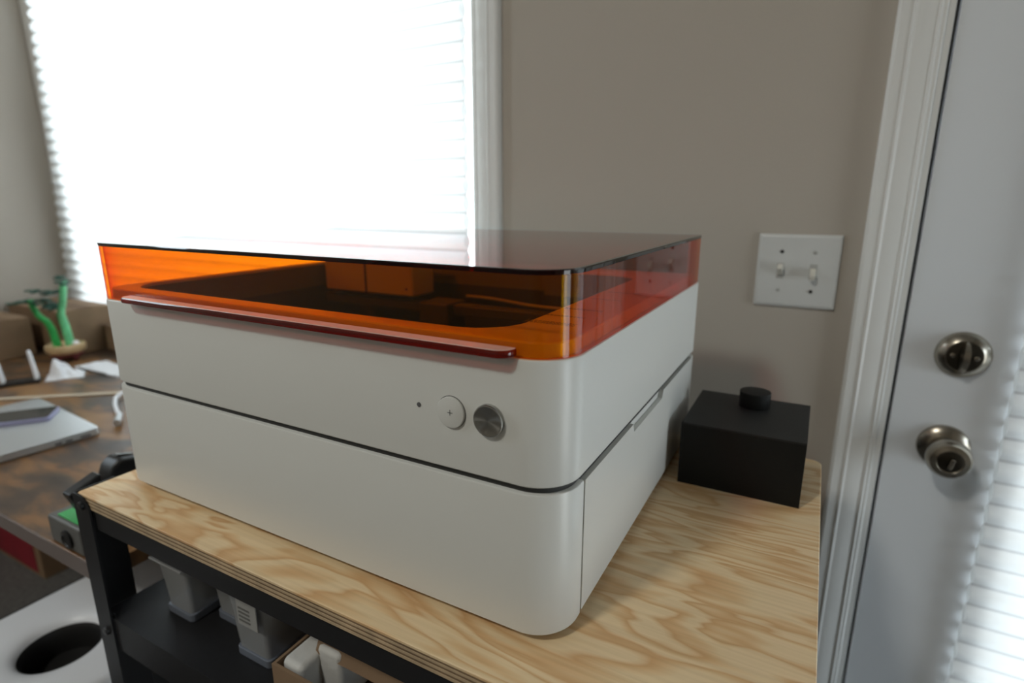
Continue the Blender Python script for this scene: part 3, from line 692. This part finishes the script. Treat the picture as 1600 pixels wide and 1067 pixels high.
# open cardboard box with foam
cbx = tag(empty('open_carton', (-.20, .03, SH)), 'open cardboard box with white foam on the lower shelf', 'box')
x0, x1, y0, y1, h = -.085, .15, -.062, .07, .052
MB().box(x0, y0, .0003, x1, y1, .003).build('bottom', M['card_d'], cbx)
MB().box(x0, y0, .003, x0+.003, y1, h).build('side_wall', M['card'], cbx); MB().box(x1-.003, y0, .003, x1, y1, h).build('side_wall', M['card'], cbx)
MB().box(x0+.003, y0, .003, x1-.003, y0+.003, h).build('front_wall', M['card'], cbx); MB().box(x0+.003, y1-.003, .003, x1-.003, y1, h).build('back_wall', M['card_d'], cbx)
mb = MB()
fl = rrect(-.057, 0, .15, .045, [.002,.002,.002,.02], 6)
mb.loft([[(x, y0+.0285+y*.30, h+.002+y*.62) for x, y in fl], [(x, y0+.0315+y*.30, h+.003+y*.62) for x, y in fl]]); mb.build('flap', M['card'], cbx)
MB().box(x0+.006, y0+.006, .004, x0+.034, y1-.02, h+.004).build('foam_block', M['foam'], cbx, bevel=.006)
MB().box(x0+.030, y0+.028, .004, x0+.062, y1-.01, h+.012).build('foam_block', M['foam'], cbx, bevel=.006)

# ------------------------------------------------------------------ white fan unit on the floor and the red carton
UZ = -.35; ux0, ux1, uy0, uy1 = -.992, -.70, -.17, .36
un = tag(empty('air_purifier', ((ux0+ux1)/2, (uy0+uy1)/2, FLOOR)), 'white air purifier with a round black outlet on the floor', 'air purifier')
def up(mb, name, mat, parent=None, **k): return tr_local(mb, un).build(name, mat, parent or un, **k)
def uo(i, r=.03): return rrect(ux0+i, uy0+i, ux1-i, uy1-i, r, 8)
HC = (-.842, -.004); HR = .0545
n_ = len(uo(0))
def ring_hole(r, z, ref):
    # points of the round outlet, matched in direction to the outline
    out = []
    for x, y in ref:
        t = math.atan2(y-HC[1], x-HC[0]); out.append((HC[0]+r*math.cos(t), HC[1]+r*math.sin(t), z))
    return out
ref = []
o_ = uo(0)
for i in range(len(o_)):    # resample the outline evenly
    a, c = Vector(o_[i]), Vector(o_[(i+1) % len(o_)]); L = (c-a).length; m = max(1, int(L/.012))
    for k in range(m): ref.append(tuple(a.lerp(c, k/m)))
def ins(i): 
    cx, cy = (ux0+ux1)/2, (uy0+uy1)/2
    return [((x-cx)*(1-i/((ux1-ux0)/2))+cx, (y-cy)*(1-i/((uy1-uy0)/2))+cy) for x, y in ref]
up(MB().loft([at_z(ins(0), UZ-.06), at_z(ins(0), UZ-.014), at_z(ins(.003), UZ-.006), at_z(ins(.010), UZ-.001), at_z(ins(.016), UZ), ring_hole(HR+.030, UZ, ref), ring_hole(HR+.012, UZ-.002, ref), ring_hole(HR+.003, UZ-.007, ref), ring_hole(HR, UZ-.012, ref)], False, False), 'top_cover', M['unit'], smooth=50)
up(MB().loft([ring_hole(HR, UZ-.012, ref), ring_hole(HR-.004, UZ-.018, ref), ring_hole(HR-.006, UZ-.055, ref)], False, True), 'air_outlet', M['hole'], smooth=50)
up(MB().loft([at_z(ins(-.030), FLOOR+.001), at_z(ins(-.030), UZ-.030), at_z(ins(-.030), UZ-.022), at_z(ins(-.001), UZ-.018), at_z(ins(-.001), UZ-.058)], True, False), 'black_base', M['blk'], smooth=30)  # black base set wider than the cover, a dark band along its edge
rb = tag(empty('red_carton', (-1.885, .40, FLOOR)), 'red printed carton on the carpet under the desk', 'box')
MB().box(-.235, -.145, 0, .235, .145, .27).build('carton_body', M['card'], rb, bevel=.002)
MB().box(-.2345, -.1462, .012, .205, -.1452, .262).build('red_print', M['red'], rb)
MB().box(-.237, -.147, .2705, .237, .147, .285).build('carton_lid', M['card_d'], rb, bevel=.002)
